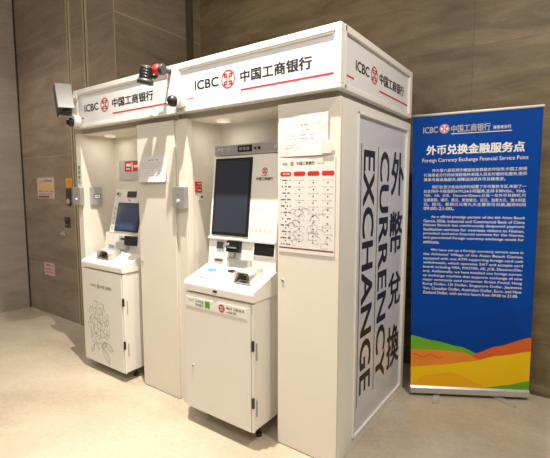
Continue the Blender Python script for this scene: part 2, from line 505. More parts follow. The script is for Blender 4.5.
MB().box((-3.405, DP + .028, ZP), (-2.146, 2.9, FZ0), M['beam']).box((-3.339, DP + .03, ZP - .008), (-2.579, 2.19, ZP + .004), M['cream']).build('canopy', None, b1)
ceiling_disc(b1, -3.17, 2.04)
pc = MB().box((-2.578, DP, .004), (-2.176, DP + .022, ZP), bev=.003).box((-2.572, DP + .02, 0), (-2.142, BK, ZP - .002)).build('cabinet', M['cream'], b1)
small_lock(pc, -2.552, .963, DP)

# ------------------------------------------------------------------ cash machines


def lean(y0, z0, y1, z1, off=0):
    """surface of a leaning panel: maps (x, z) to a point, off = stand-off towards the front"""
    l = math.hypot(y1 - y0, z1 - z0); ny, nz = -(z1 - z0) / l, (y1 - y0) / l
    return lambda a, b: (a, y0 + (y1 - y0) * (b - z0) / (z1 - z0) + ny * off, b + nz * off)


def slab(m, fn0, fn1, x0, z0, x1, z1, mt=None):
    """a box between two leaning surfaces"""
    t = bmesh.new()
    A = [t.verts.new(fn0(*p)) for p in rect(x0, z0, x1, z1)]; B = [t.verts.new(fn1(*p)) for p in rect(x0, z0, x1, z1)]
    t.faces.new(A); t.faces.new(B[::-1])
    for i in range(4): t.faces.new((A[i], B[i], B[(i + 1) % 4], A[(i + 1) % 4]))
    bmesh.ops.recalc_face_normals(t, faces=t.faces[:])
    m._put(t, mt); return m


def round_poly(P, r, n=4):
    out = []
    for i, p in enumerate(P):
        rr = r[i]
        if not rr: out.append(p); continue
        a = Vector(P[i - 1]) - Vector(p); b = Vector(P[(i + 1) % len(P)]) - Vector(p)
        a = Vector(p) + a.normalized() * rr; b = Vector(p) + b.normalized() * rr
        for k in range(n + 1):
            t = k / n; q = a * (1 - t) ** 2 + Vector(p) * 2 * t * (1 - t) + b * t * t; out.append(tuple(q))
    return out


def machine_base(t, x0, x1, y0, yb, z0, zd, lip, dback, zback, hz=(.225, .56)):
    """lower cabinet on feet, its door with hinges, and the sloping deck"""
    MB().box((x0 + .006, y0 + .022, z0 + .004), (x1 - .004, yb, zd), bev=.004).build('cabinet', M['atm_steel'], t)
    d = MB().box((x0, y0, z0), (x1 - .018, y0 + .02, zd - .012), bev=.004).box((x1 - .0155, y0 + .004, z0), (x1, y0 + .022, zd - .012), bev=.004).build('door', M['atm_steel'], t)
    for z in (z0 + hz[0], z0 + hz[1]):
        h = MB(); h.box((x1 - .009, y0 - .005, z - .028), (x1 + .004, y0 + .010, z + .032), M['black'], bev=.002)
        h.box((x1 - .0005, y0 + .03, z - .09), (x1 + .004, y0 + .037, z + .01), M['grey'])
        h.build('hinge', None, d, label='black door hinge')
    P = round_poly([(y0 - .002, zd), (y0 - .004, lip - .006), (dback, zback), (yb, zback), (yb, zd)], [.004, .018, 0, 0, 0])
    MB().prism(P, x0 - .004, x1 + .004, bev=.003).build('deck', M['atm'], t)
    for x in (x0 + .07, x1 - .07):
        for y in (y0 + .14, yb - .06):
            MB().cyl((x, y, .001), (x, y, .020), .018, M['softblack'], n=16).cyl((x, y, .02), (x, y, z0 + .01), .009, M['softblack'], n=12).build('foot', None, t, label='black levelling foot')


def keypad_hood(t, x0, x1, ys, zs, dx):
    """grey keypad set in the deck under a metal privacy hood open to the front; ys, zs = profile"""
    (ya, yb), (za, zb) = ys, zs
    m = MB(); n = 9; th = .006
    # arched cover, from the front mouth to the back
    for k in range(n):
        a0, a1 = PI * k / n, PI * (k + 1) / n

        def q(a, s=1): return ((x0 + x1) / 2 - (x1 - x0) / 2 * math.cos(a) * s)

        def h(a): return .072 * min(1, 2.2 * math.sin(a))
        vs4 = []
        tt = bmesh.new()
        for (a, yy, zz, kk) in ((a0, ya, za, 1), (a1, ya, za, 1), (a1, yb, zb, .5), (a0, yb, zb, .5)):
            vs4.append(tt.verts.new((q(a), yy, zz + h(a) * kk)))
        tt.faces.new(vs4)
        m._put(tt, M['alu'], True)
    bmesh.ops.remove_doubles(m.bm, verts=m.bm.verts[:], dist=.0005)
    bmesh.ops.solidify(m.bm, geom=m.bm.faces[:], thickness=.005)
    o = m.build('keypad_hood', None, t, label='silver keypad hood')
    k = MB(); sl = (zb - za) / (yb - ya)

    def S(a, b): return (a, b, za + .004 + (b - ya) * sl)
    k.flat([rect(x0 + .01, ya, x1 - .01, yb)], S, M['silver'])
    for i in range(4):
        for j in range(4):
            xx = x0 + .022 + i * (x1 - x0 - .04) / 4; yy = ya + .012 + j * (yb - ya - .02) / 4
            A = S(xx, yy)
            k.box((A[0], A[1], A[2] - .002), (A[0] + (x1 - x0) * .17, A[1] + (yb - ya) * .15, A[2] + .006), M['softblack'] if (i + j) % 3 else M['grey'], bev=.001)
    k.build('keypad', None, t, label='grey keypad')


# --- right machine
ax0, ax1 = -1.935, -1.385
t = thing('cash_machine', 'large white cash machine with tall dark screen and a sticker strip, in the right booth', 'cash machine', (-1.66, 1.95, 0))
machine_base(t, ax0, ax1, 1.722, 2.198, .105, .868, .930, 1.935, 1.006, (.180, .515))
m = MB(); st = onY(1.7205)
m.box((-1.922, 1.7195, .770), (-1.425, 1.7225, .830), M['white'])
st = onY(1.7190)
m.text('无卡取款', (-1.835, .802, -1.765, .819), st, M['greyink'], .01).text('手机银行', (-1.835, .779, -1.765, .796), st, M['darkgreen'], .01)
m.text('ICBC', (-1.895, .806, -1.846, .818), st, M['greyink'])
for a in range(4):
    an = PI / 4 + a * PI / 2
    m.flat(disc(-1.733 + .014 * math.cos(an), .801 + .014 * math.sin(an), .0125, n=14), st, M['green'])
m.flat(disc(-1.617, .800, .0245), st, M['red']); m.flat(emblem(-1.617, .800, .0215)[40:], onY(1.7186), M['white'])
m.text('融e行 工银e生活', (-1.58, .803, -1.445, .818), st, M['ink'], .01).text('e服务', (-1.58, .780, -1.50, .794), st, M['greyink'], .01)
m.build('sticker_strip', None, t, label='white sticker strip with green and red emblems')
MB().box((-1.684, 1.713, .888), (-1.652, 1.722, .900), bev=.003).build('motion_sensor', M['black'], t, label='small black sensor')
small_lock(t, -1.868, .391, 1.722)
lo = lean(1.935, 1.006, 1.952, 1.176)
m = MB().prism([(1.935, 1.0), (1.952, 1.176), (2.198, 1.176), (2.198, 1.0)], ax0, ax1)
L2 = lean(1.935, 1.006, 1.952, 1.176, .001)
m.build('reader_panel', M['atm'], t)
lf = lambda o: lean(1.935, 1.006, 1.952, 1.176, o)
m = MB(); slab(m, lf(.0), lf(.006), -1.864, 1.108, -1.798, 1.156, M['grey']); slab(m, lf(.004), lf(.008), -1.858, 1.112, -1.804, 1.152, M['softblack'])
m.build('contactless_reader', None, t, label='small dark contactless reader')
m = MB(); slab(m, lf(.0), lf(.028), -1.758, 1.098, -1.652, 1.166, M['black']); slab(m, lf(.028), lf(.034), -1.742, 1.122, -1.672, 1.130, M['silver'])
m.cyl((-1.735, 1.915, 1.150), (-1.735, 1.905, 1.150), .008, M['grey'], n=12); slab(m, lf(.0), lf(.02), -1.745, 1.070, -1.700, 1.100, M['greysticker'])
m.build('card_reader', None, t, label='black card reader')
m = MB(); slab(m, lf(.0), lf(.008), -1.556, 1.088, -1.388, 1.174, M['atm']); slab(m, lf(.007), lf(.0095), -1.546, 1.096, -1.396, 1.172, M['black'])
m.build('cash_slot', None, t, label='black cash slot')
m = MB(); slab(m, lf(.0), lf(.004), -1.880, 1.022, -1.800, 1.048, M['greysticker']); slab(m, lf(.003), lf(.006), -1.872, 1.030, -1.808, 1.040, M['softblack'])
m.build('receipt_slot', None, t, label='grey receipt slot')
m = MB(); slab(m, lf(.0), lf(.012), -1.762, 1.006, -1.566, 1.060, M['greysticker']); slab(m, lf(.010), lf(.014), -1.74, 1.014, -1.59, 1.052, M['silver'])
m.build('note_tray', None, t, label='grey note tray')
dsl = (1.006 - .930) / (1.935 - 1.722)


def D(o): return lambda a, b: (a, b, .930 + (b - 1.722) * dsl + o)


keypad_hood(t, -1.570, -1.443, (1.772, 1.900), (.930 + .050 * dsl, .930 + .178 * dsl), 0)
MB().flat(disc(-1.832, 1.863, .040, .019), D(.0035)).build('blue_sticker', M['bluesticker'], t, label='round blue sticker')
MB().flat([rect(-1.895, 1.770, -1.780, 1.828)], D(.0035)).build('grey_sticker', M['greysticker'], t, label='grey instruction sticker')
MB().box((-1.700, 1.865, .982), (-1.655, 1.895, .996), bev=.003).build('coin_slot', M['softblack'], t)
up = lambda o: lean(1.944, 1.176, 2.004, 1.712, o)
m = MB().prism([(1.944, 1.180), (2.004, 1.712), (2.198, 1.712), (2.198, 1.180)], ax0 + .004, ax1, bev=.004).box((ax0, 1.935, 1.170), (ax1, 2.198, 1.186), bev=.004)
pu = m.build('upper_panel', M['atm'], t)
U = up(.0015)
MB().flat(emblem(-1.502, 1.606, .020), U).build('round_emblem', M['red'], pu, label='round red emblem')
m = MB().text('中国工商银行', (-1.565, 1.548, -1.438, 1.568), U, M['ink'], .02).text('ICBC', (-1.525, 1.575, -1.478, 1.583), U, M['ink'])
m.dashes((-1.57, 1.372, -1.43, 1.378), U, M['paleink'], 3); 
for k in range(5): m.flat(ring(-1.575 + k * .035, 1.245, .005, .008, 12), U, M['paleink'])
m.build('lettering', None, pu, label='small dark lettering')
m = MB(); slab(m, up(-.004), up(.008), -1.906, 1.200, -1.600, 1.692, M['black']); slab(m, up(.007), up(.0095), -1.890, 1.218, -1.616, 1.676, M['screen'])
m.build('screen', None, t, label='tall dark touch screen')
m = MB().box((ax0 + .018, 1.992, 1.714), (ax1, 2.198, 1.778), M['silver'], bev=.004)
hd = m.build('header_bar', None, t, label='grey metal header bar')
m = MB().box((-1.715, 1.988, 1.728), (-1.600, 1.993, 1.768), M['black'], bev=.002)
for k in range(3): m.box((-1.70 + k * .03, 1.9865, 1.738), (-1.68 + k * .03, 1.9885, 1.757), M['greyink'])
m.build('display_window', None, hd, label='black display window')
for x, r in ((-1.575, .008), (-1.545, .010), (-1.855, .014), (-1.88, .008), (-1.42, .013)):
    MB().cyl((x, 1.994, 1.746), (x, 1.986, 1.746), r, M['grey'] if x < -1.8 or x > -1.5 else M['black'], n=18, bev=.002).build('camera_lens', None, hd)
MB().dashes((-1.83, 1.735, -1.76, 1.758), onY(1.9912), M['grey'], 8, unit=.015).build('lettering', None, hd)

# --- left machine
bx0, bx1 = -3.248, -2.690
t = thing('cash_machine', 'white cash machine with a peony line drawing on its door, in the left booth', 'cash machine', (-2.97, 2.0, 0))
machine_base(t, bx0, bx1, 1.786, 2.188, .078, .862, .918, 2.0, .986)
st = onY(1.7852)
m = MB().text('ICBC', (-3.13, .712, -3.05, .732), st, bold=.01).flat(emblem(-3.018, .721, .018), st).text('中国工商银行', (-2.988, .708, -2.835, .736), st, bold=.015)
m.build('lettering', M['greyink'], t, label='dark grey lettering on the door')
# peony in outline: rings of ruffled petals and two leaves
R = random.Random(11); m = MB()


def petal(cx, cy, ang, ln, wd, ruff, ph):
    P = []
    for k in range(25):
        u = k / 24; s = math.sin(PI * u)
        rad = ln * (s ** .55) * (1 + ruff * math.sin(9 * u * PI + ph)); a = ang + (u - .5) * wd
        P.append((cx + rad * math.cos(a), cy + rad * math.sin(a)))
    return P


fc = (-3.035, .39)
for rad, nb_, amp, sq in ((.175, 9, .030, 1.08), (.140, 8, .028, 1.05), (.105, 7, .026, 1.0), (.070, 5, .024, 1.0), (.036, 4, .016, 1.0)):
    ph = R.uniform(0, 6); off = (R.uniform(-.012, .012), R.uniform(-.012, .012)); P = []; nn_ = nb_ * 14
    for k in range(nn_ + 1):
        a = 2 * PI * k / nn_; r_ = rad + amp * (abs(math.sin(nb_ * a / 2 + ph)) - .6) + .006 * math.sin(23 * a + ph)
        P.append((fc[0] + off[0] + r_ * .80 * math.cos(a), fc[1] + off[1] + r_ * sq * math.sin(a)))
    for k in range(nb_):      # leave a break in each ruffled ring, fold lines between the petals
        i0 = k * 14; m.flat(ribbon(P[i0 + 1:i0 + 14], .0036), st)
        if rad > .06:
            q = P[i0 + 7]; dx, dy = (fc[0] - q[0]) * .22, (fc[1] - q[1]) * .22
            m.flat(ribbon([q, (q[0] + dx * .6 + .006, q[1] + dy * .6), (q[0] + dx * 1.2, q[1] + dy * 1.2)], .0022), st)
for (a, ln, c) in ((-.9, .16, (-3.0, .235)), (-.35, .13, (-2.97, .27)), (-2.2, .09, (-3.10, .23))):
    P = petal(c[0], c[1], a, ln, .8, .05, R.uniform(0, 6)); m.flat(ribbon(P, .0032), st)
    m.flat(ribbon([c, (c[0] + ln * .55 * math.cos(a + .06), c[1] + ln * .55 * math.sin(a + .06)), (c[0] + ln * .95 * math.cos(a), c[1] + ln * .95 * math.sin(a))], .003), st)
m.build('peony_drawing', M['greyink'], t, label='peony drawn in thin dark lines')
lf = lambda o: lean(2.0, .986, 2.015, 1.125, o)
MB().prism([(2.0, .98), (2.015, 1.125), (2.188, 1.125), (2.188, .98)], bx0, bx1).build('reader_panel', M['atm'], t)
m = MB(); slab(m, lf(0), lf(.012), -3.04, 1.06, -2.84, 1.112, M['greysticker']); slab(m, lf(.01), lf(.015), -3.01, 1.075, -2.88, 1.092, M['softblack'])
m.build('cash_slot', None, t, label='grey cash slot')
m = MB(); slab(m, lf(0), lf(.05), -2.905, 1.04, -2.80, 1.115, M['black']); m.build('card_reader', None, t, label='black card reader')
m = MB(); slab(m, lf(0), lf(.03), -3.05, 1.0, -2.90, 1.055, M['alu']); m.build('note_tray', None, t, label='grey note tray')
m = MB(); slab(m, lf(0), lf(.006), -3.19, 1.0, -3.10, 1.025, M['greysticker']); slab(m, lf(.005), lf(.008), -3.18, 1.006, -3.11, 1.019, M['bluesticker'])
m.build('receipt_slot', None, t, label='grey receipt slot')
dsl1 = (.986 - .918) / (2.0 - 1.786)
keypad_hood(t, -3.10, -2.93, (1.83, 1.945), (.918 + .044 * dsl1, .918 + .159 * dsl1), 0)
MB().box((-3.185, 1.90, .953), (-3.145, 1.94, .970), bev=.002).build('coin_slot', M['softblack'], t)
up = lambda o: lean(2.012, 1.125, 2.098, 1.492, o)
MB().prism([(2.012, 1.125), (2.098, 1.492), (2.188, 1.492), (2.188, 1.125)], bx0 + .05, bx1, bev=.004).build('upper_panel', M['atm'], t)
m = MB(); slab(m, up(-.004), up(.008), -3.118, 1.145, -2.80, 1.378, M['black']); slab(m, up(.007), up(.0095), -3.105, 1.157, -2.813, 1.367, M['bluescreen'])
m.build('screen', None, t, label='dark blue screen')
m = MB(); slab(m, up(0), up(.006), -3.02, 1.425, -2.90, 1.474, M['softblack']); m.build('display_window', None, t, label='dark display window')
for x, z in ((-3.13, 1.45), (-2.97, 1.40)):
    A = up(.0)(x, z); m = MB().cyl(A, up(.02)(x, z), .016 if z > 1.42 else .006, M['silver'], n=16).cyl(up(.02)(x, z), up(.024)(x, z), .010 if z > 1.42 else .004, M['black'], n=16); m.build('camera_lens', None, t)
for k in range(5):
    m = MB(); slab(m, up(0), up(.003), -3.172, 1.16 + k * .04, -3.15, 1.178 + k * .04, M['greysticker']); m.build('side_button', None, t)

# ------------------------------------------------------------------ papers, chart, boxes on the booths
tp = thing('paper_notice', 'crumpled white paper notice taped above the chart on the right cabinet', 'notice', (-1.16, DP, 1.776))
n = 10; m = MB(); tb = bmesh.new(); grid = []
R = random.Random(3)
for j in range(n + 1):
    row = []
    for i in range(n + 1):
        u, v = i / n, j / n
        x = -1.309 + .302 * u; z = 1.671 + (.212 + .004 * u) * v
        row.append(tb.verts.new((x, DP - .0035 - .0035 * abs(math.sin(2 * u + 3 * v)) - R.uniform(0, .0012), z)))
    grid.append(row)
for j in range(n):
    for i in range(n): tb.faces.new((grid[j][i], grid[j][i + 1], grid[j + 1][i + 1], grid[j + 1][i]))
m._put(tb, None)
bmesh.ops.solidify(m.bm, geom=m.bm.faces[:], thickness=.0006)
m.build('sheet', M['paper'], tp)
m = MB(); F = onY(DP - .0112)
m.dashes((-1.195, 1.827, -1.125, 1.836), F, M['greyink'], 1)
m.dashes((-1.25, 1.808, -1.085, 1.813), F, M['paleink'], 2)
for k, z in enumerate((1.775, 1.757)):
    m.dashes((-1.24, z, -1.195, z + .007), F, M['greyink'], 5 + k); m.dashes((-1.17, z, -1.13, z + .008), F, M['greyink'], 9 + k); m.dashes((-1.11, z, -1.09, z + .007), F, M['greyink'], 12 + k)
m.dashes((-1.28, 1.728, -1.06, 1.733), F, M['paleink'], 20); m.dashes((-1.28, 1.715, -1.20, 1.720), F, M['paleink'], 21)
m.build('print', None, tp, label='small grey print')
MB().box((-1.045, DP - .0125, 1.678), (-.985, DP - .0115, 1.745)).build('tape', mat('clear_tape', (.74, .71, .65), .2), tp)

tp = thing('wall_chart', 'white flow chart with four red pill headings on the right cabinet', 'chart', (-1.14, DP, 1.4))
MB().box((-1.312, DP - .004, 1.148), (-.965, DP, 1.664), bev=.001).build('sheet', M['poster'], tp)
F = onY(DP - .0045)
m = MB().text('ICBC', (-1.285, 1.626, -1.252, 1.638), F, M['ink'], .01).flat(emblem(-1.225, 1.632, .012), F, M['red']).text('中国工商银行', (-1.195, 1.624, -1.085, 1.642), F, M['ink'], .02).dashes((-1.075, 1.626, -1.03, 1.633), F, M['greyink'], 2)
cols = (-1.266, -1.178, -1.092, -1.006)
for i, x in enumerate(cols):
    hw = .037
    P = [[(x - hw + .011 - .011 * math.sin(a), 1.578 + .0125 * math.cos(a)) for a in [PI * k / 8 for k in range(9)]] + [(x + hw - .011 + .011 * math.sin(a), 1.578 - .0125 * math.cos(a)) for a in [PI * k / 8 for k in range(9)]]]
    m.flat(P, F, M['red']); m.dashes((x - .026, 1.573, x + .026, 1.583), onY(DP - .0049), M['poster'] if i == 0 else M['redplastic'], i + 40)
rows = [1.545 - k * .0352 for k in range(11)]
for i, x in enumerate(cols):
    for j, z in enumerate(rows):
        if j == 10 and i: continue
        big = i == 0
        if i == 0 or j < 5 or (i + j) % 3: m.dashes((x - .033, z - .0045, x + .033, z + (.0045 if big else .001)), F, M['ink'] if big else M['paleink'], i * 20 + j, unit=.009 if big else .006)
        if j < 10: m.flat([[(x - .006, z - .013), (x, z - .021), (x + .006, z - .013)]], F, M['ink'])
R = random.Random(5)
for k in range(26):   # outline map behind the lower rows
    cx, cz = R.uniform(-1.23, -1.00), R.uniform(1.20, 1.38); rr = R.uniform(.018, .034)
    P = [(cx + rr * R.uniform(.7, 1.2) * math.cos(a), cz + rr * .8 * R.uniform(.7, 1.2) * math.sin(a)) for a in [k2 * 2 * PI / 10 for k2 in range(7 + k % 4)]]
    P = [p for p in P if -1.30 < p[0] < -.975 and p[1] < 1.40]
    if len(P) > 2: m.flat(ribbon(P, .0022), F, M['paleink'])
m.flat([rect(-1.308, 1.170, -.969, 1.177)], F, M['maroon'])
m.build('print', None, tp, label='red and black chart print')

tp = thing('paper_notice', 'white paper notice taped on the left cabinet', 'notice', (-2.39, DP, 1.64))
MB().prism([(DP - .001, 1.728), (DP - .005, 1.64), (DP - .022, 1.545), (DP - .0226, 1.545), (DP - .0056, 1.64), (DP - .0016, 1.728)], -2.532, -2.248).build('sheet', M['paper'], tp)
m = MB(); F = lambda a, b: (a, DP - .0062 - max(0, (1.64 - b)) * .18 + max(0, b - 1.64) * .045, b)
m.dashes((-2.45, 1.695, -2.33, 1.703), F, M['greyink'], 3)
for k in range(6): m.dashes((-2.51, 1.672 - k * .017, -2.28 - (k % 3) * .03, 1.677 - k * .017), F, M['paleink'], 30 + k)
m.build('print', None, tp, label='small grey print')


def entry_box(x0, x1, z0, z1, y1, label, dots):
    t = thing('access_box', label, 'access box', ((x0 + x1) / 2, y1, z0))
    b = MB().box((x0, y1 - .035, z0), (x1, y1, z1), bev=.004).build('housing', M['silver'], t)
    xc = (x0 + x1) / 2
    MB().cyl((xc, y1 - .034, z0 + .05), (xc, y1 - .042, z0 + .05), .011, M['whiteink'], n=18, bev=.002).build('button', None, t)
    MB().cyl((xc, y1 - .034, z0 + .09), (xc, y1 - .037, z0 + .09), .004, M['softblack'], n=12).build('indicator', None, t)


entry_box(-2.168, -2.046, 1.368, 1.512, DP, 'grey access box on the post between the two booths', 1)
entry_box(-3.437, -3.317, 1.360, 1.508, DP, 'grey access box on the leftmost post right under the green lettering', 1)
t = thing('access_terminal', 'grey terminal with small lit screen inside the left booth wall', 'terminal', (-3.34, 1.99, 1.36))
MB().box((-3.339, 1.932, 1.358), (-3.312, 2.035, 1.512), bev=.004).build('housing', M['silver'], t)
sc = bpy.data.materials.new('lit_display'); sc.use_nodes = True
bs = sc.node_tree.nodes['Principled BSDF']; bs.inputs['Base Color'].default_value = (.55, .6, .75, 1); bs.inputs['Emission Color'].default_value = (.7, .8, 1, 1); bs.inputs['Emission Strength'].default_value = .35
m = MB().box((-3.3125, 1.955, 1.410), (-3.3095, 2.020, 1.452), M['softblack']); m.box((-3.31, 1.962, 1.416), (-3.3085, 2.013, 1.446), sc)
m.dashes((1.968, 1.424, 2.008, 1.438), onX(-3.308), M['greyink'], 4, unit=.012); m.build('display', None, t, label='small lit display')

m = MB().box((-2.062, 1.945, 1.474), (-2.058, 2.008, 1.546), M['red'])
for k, z in enumerate((1.528, 1.508, 1.484)): m.dashes((1.953, z, 2.0, z + .010), onX(-2.0575), M['whiteink'], k, unit=.012)
o = m.build('safety_label', None, loc=(-2.06, 1.975, 1.51)); tag(o, 'small red label on the inner wall of the right booth', 'label')
m = MB().box((-2.062, 1.972, 1.420), (-2.052, 2.022, 1.466), M['white'], bev=.003).box((-2.0525, 1.992, 1.434), (-2.0505, 2.008, 1.450), M['softblack'])
o = m.build('wall_socket', None, loc=(-2.06, 2.0, 1.443)); tag(o, 'small white switch plate just below the red label', 'switch')
t = thing('safety_sign', 'red and grey safety sign on the rear wall of the left booth', 'sign', (-3.16, 2.19, 1.57))
MB().box((-3.275, 2.184, 1.572), (-2.98, 2.189, 1.742), bev=.001).build('plate', M['greysticker'], t)
m = MB().flat([rect(-3.19, 1.645, -2.99, 1.735)], onY(2.1834), M['red'])
m.flat([rect(-3.165, 1.69, -3.10, 1.715), rect(-3.09, 1.655, -3.075, 1.725), rect(-3.165, 1.665, -3.115, 1.675), rect(-3.06, 1.68, -3.0, 1.70)], onY(2.1828), M['whiteink'])
m.build('red_print', None, t, label='red panel with white marks')

# ------------------------------------------------------------------ cameras and spotlight on the fascias


def dome(label, c, d):
    """white cylindrical base on the fascia with a black eyeball turned along d"""
    t = thing('dome_camera', label, 'security camera', (c[0], FD, c[2]), None)
    MB().cyl((c[0], FD + .001, c[2]), (c[0], FD - .055, c[2]), .046, n=32, bev=.008).build('base', M['white'], t)
    q = Vector(c) + Vector((0, -.055, 0)) + Vector(d) * .02; q.y = FD - .066
    MB().sph(q, .036).build('eyeball', M['black'], t, label='glossy black eyeball')
    e = q + Vector(d).normalized() * .033
    MB().cyl(e, e + Vector(d).normalized() * .008, .014, M['grey'], n=18).build('lens', None, t, label='grey lens')


dome('white round camera with black eyeball on the post between the two signs', (-2.055, FD, 2.058), (-.55, -.7, -.5))
dome('white round camera at the lower left corner of the left sign', (-3.287, FD, 2.045), (-.3, -.5, -.8))

t = thing('bullet_camera', 'large silver box camera on the far left corner of the left sign', 'security camera', (-3.33, 1.80, 2.2))
ax = Vector((.135, -.045, -.24)).normalized(); top = Vector((-3.325, 1.735, 2.285))
rm = ax.to_track_quat('Z', 'Y').to_matrix()
side = Vector((.35, .93, .09)); side = (side - ax * side.dot(ax)).normalized(); nrm = ax.cross(side).normalized()
mt = Matrix((side, nrm, ax)).transposed().to_4x4(); mt.translation = top
MB().box((-.055, -.045, .0), (.055, .045, .210), bev=.012, mtx=mt).build('housing', M['grey'], t)
MB().box((-.062, -.052, -.012), (-.05, .052, .235), M['softblack'], bev=.004, mtx=mt).box((-.055, -.054, -.012), (.06, -.046, .225), M['palesilver'], bev=.003, mtx=mt).box((-.055, .046, -.012), (.06, .054, .225), M['palesilver'], bev=.003, mtx=mt).build('sunshade', None, t, label='dark and silver sunshade')
MB().box((-.045, -.04, .205), (.045, .04, .216), M['softblack'], bev=.004, mtx=mt).cyl(mt @ Vector((.005, 0, .214)), mt @ Vector((.005, 0, .232)), .028, M['black'], n=24).build('lens', None, t, label='black lens')
MB().sweep([mt @ Vector((.05, 0, .06)), Vector((-3.325, 1.805, 2.238)), Vector((-3.325, FD - .004, 2.235))], .016, n=14).cyl((-3.325, FD, 2.235), (-3.325, FD - .012, 2.235), .035, n=24).build('bracket', M['white'], t)

t = thing('spotlight', 'black spotlight with a red swivel clamp above the left sign', 'spotlight', (-2.2, 1.80, 2.25))
p0, p1 = Vector((-2.256, 1.735, 2.282)), Vector((-2.270, 1.730, 2.196)); d = (p1 - p0).normalized()
m = MB().cyl(p0, p1, .043, M['softblack'], n=28, bev=.006).cyl(p1 - d * .004, p1 + d * .022, .050, M['softblack'], r2=.053, n=28)
for k in range(4): m.cyl(p0 + d * (.012 + k * .018), p0 + d * (.018 + k * .018), .0455, M['black'], n=28)
m.build('lamp_body', None, t)
MB().cyl(p1 + d * .0215, p1 + d * .025, .043, M['black'], n=28).cyl(p1 + d * .024, p1 + d * .027, .024, M['grey'], n=20).build('lens', None, t, label='dark lens')
MB().sph((-2.178, 1.755, 2.252), .036, sc=(.95, 1, 1)).build('swivel', M['redplastic'], t, label='red swivel clamp')
MB().cyl((-2.150, 1.752, 2.250), (-2.122, 1.760, 2.247), .034, M['softblack'], n=24, bev=.005).sweep([(-2.24, 1.745, 2.235), (-2.20, 1.75, 2.205), (-2.17, 1.76, 2.235)], .010, M['black']).cyl((-2.16, 1.77, 2.252), (-2.16, FD, 2.258), .016, M['softblack'], n=18).build('arm', None, t, label='black arm')

# ------------------------------------------------------------------ things on the back wall
WY = 2.33


def wall_notice(x0, x1, z0, z1, label, name, cat, prints):
    m = MB().box((x0, WY - .003, z0), (x1, WY, z1), M['notice'])
    F = onY(WY - .0034)
    for (a, b, c, d, mm, dash) in prints:
        X = lambda u: x0 + (x1 - x0) * u
        Z = lambda v: z0 + (z1 - z0) * v
        if dash: m.dashes((X(a), Z(b), X(c), Z(d)), F, M[mm], int(a * 50 + b * 90))
        else: m.flat([rect(X(a), Z(b), X(c), Z(d))], F, M[mm])
    o = m.build(name, None, loc=((x0 + x1) / 2, WY, z0)); tag(o, label, cat)


wall_notice(-5.14, -4.74, 1.385, 1.625, 'larger pale notice with yellow band, upper left on the stone wall', 'wall_notice', 'notice',
            [(.25, .78, .85, .90, 'greyink', 1), (.05, .48, .95, .66, 'lightyellow', 0), (.08, .30, .92, .38, 'red', 1), (.08, .18, .85, .24, 'greyink', 1), (.05, .04, .7, .12, 'maroon', 0)])
wall_notice(-5.075, -4.83, .475, .625, 'smaller pale notice low on the stone wall above the floor', 'wall_notice', 'notice',
            [(.2, .70, .9, .90, 'redorange', 1), (.1, .42, .9, .55, 'greyink', 1), (.1, .2, .9, .3, 'redorange', 1)])
m = MB().box((-4.479, WY - .006, 1.508), (-4.35, WY, 1.612), M['orangesign'], bev=.002).dashes((-4.46, 1.565, -4.37, 1.582), onY(WY - .0065), M['redorange'], 2, unit=.018)
tag(m.build('wall_sign', None, loc=(-4.41, WY, 1.56)), 'small orange sign on the stone wall beside the leftmost post', 'sign')
t = thing('call_panel', 'narrow dark call panel with a button, right under the orange sign', 'call panel', (-4.42, WY, 1.30))
MB().box((-4.475, WY - .012, 1.320), (-4.385, WY, 1.492), bev=.003).build('plate', M['softblack'], t)
MB().cyl((-4.43, WY - .011, 1.358), (-4.43, WY - .020, 1.358), .030, M['gold'], n=24, bev=.004).build('button', None, t, label='round gold button')
m = MB().box((-4.535, WY - .010, 1.075), (-4.430, WY, 1.185), M['softblack'], bev=.003).box((-4.505, WY - .0115, 1.115), (-4.460, WY - .0095, 1.145), M['black'])
m.flat([rect(-4.51, 1.098, -4.48, 1.104)], onY(WY - .0105), M['paleink'])
tag(m.build('wall_switch', None, loc=(-4.48, WY, 1.13)), 'square black wall plate below the call panel', 'switch')
m = MB().cyl((-4.585, WY, .99), (-4.585, WY - .010, .99), .034, M['silver'], n=24, bev=.003).cyl((-4.585, WY - .009, .99), (-4.585, WY - .035, .99), .016, M['silver'], n=20, bev=.004).cyl((-4.585, WY - .034, .99), (-4.585, WY - .036, .99), .007, M['black'], n=12)
tag(m.build('wall_lock', None, loc=(-4.585, WY, .99)), 'round metal lock on the stone wall below the black plate', 'lock')

# ------------------------------------------------------------------ roll-up banner
BL, BR = Vector((-.860, 2.895, .078)), Vector((-.155, 3.308, .078))
TL, TR = Vector((-.955, 3.055, 2.014)), Vector((-.165, 3.175, 2.022))
t = thing('roll_up_banner', 'blue roll-up banner with white text standing right of the booths', 'banner', (-.51, 3.10, 0))
nb = ((BR - BL).cross(TL - BL)).normalized()          # towards the viewer


def B(o=0.0):
    def fn(u, v):
        p = (BL * (1 - u) + BR * u) * (1 - v) + (TL * (1 - u) + TR * u) * v
        return p + nb * o
    return fn


tb = bmesh.new(); n = 40; rows_ = []
for j in range(n + 1): rows_.append([tb.verts.new(B(0)(i / n, j / n)) for i in range(n + 1)])
for j in range(n):
    for i in range(n): tb.faces.new((rows_[j][i], rows_[j][i + 1], rows_[j + 1][i + 1], rows_[j + 1][i]))
m = MB(); m._put(tb, M['banner'], True)
tb = bmesh.new(); q = [tb.verts.new(B(-.002)(*p)) for p in rect(0, 0, 1, 1)]
ng = 40; rr = [[tb.verts.new(B(-.002)(i / ng, j / ng)) for i in range(ng + 1)] for j in range(ng + 1)]
for v in q: tb.verts.remove(v)
for j in range(ng):
    for i in range(ng): tb.faces.new((rr[j][i], rr[j + 1][i], rr[j + 1][i + 1], rr[j][i + 1]))
m._put(tb, M['bannerback'], True)
sheet = m.build('sheet', None, t)


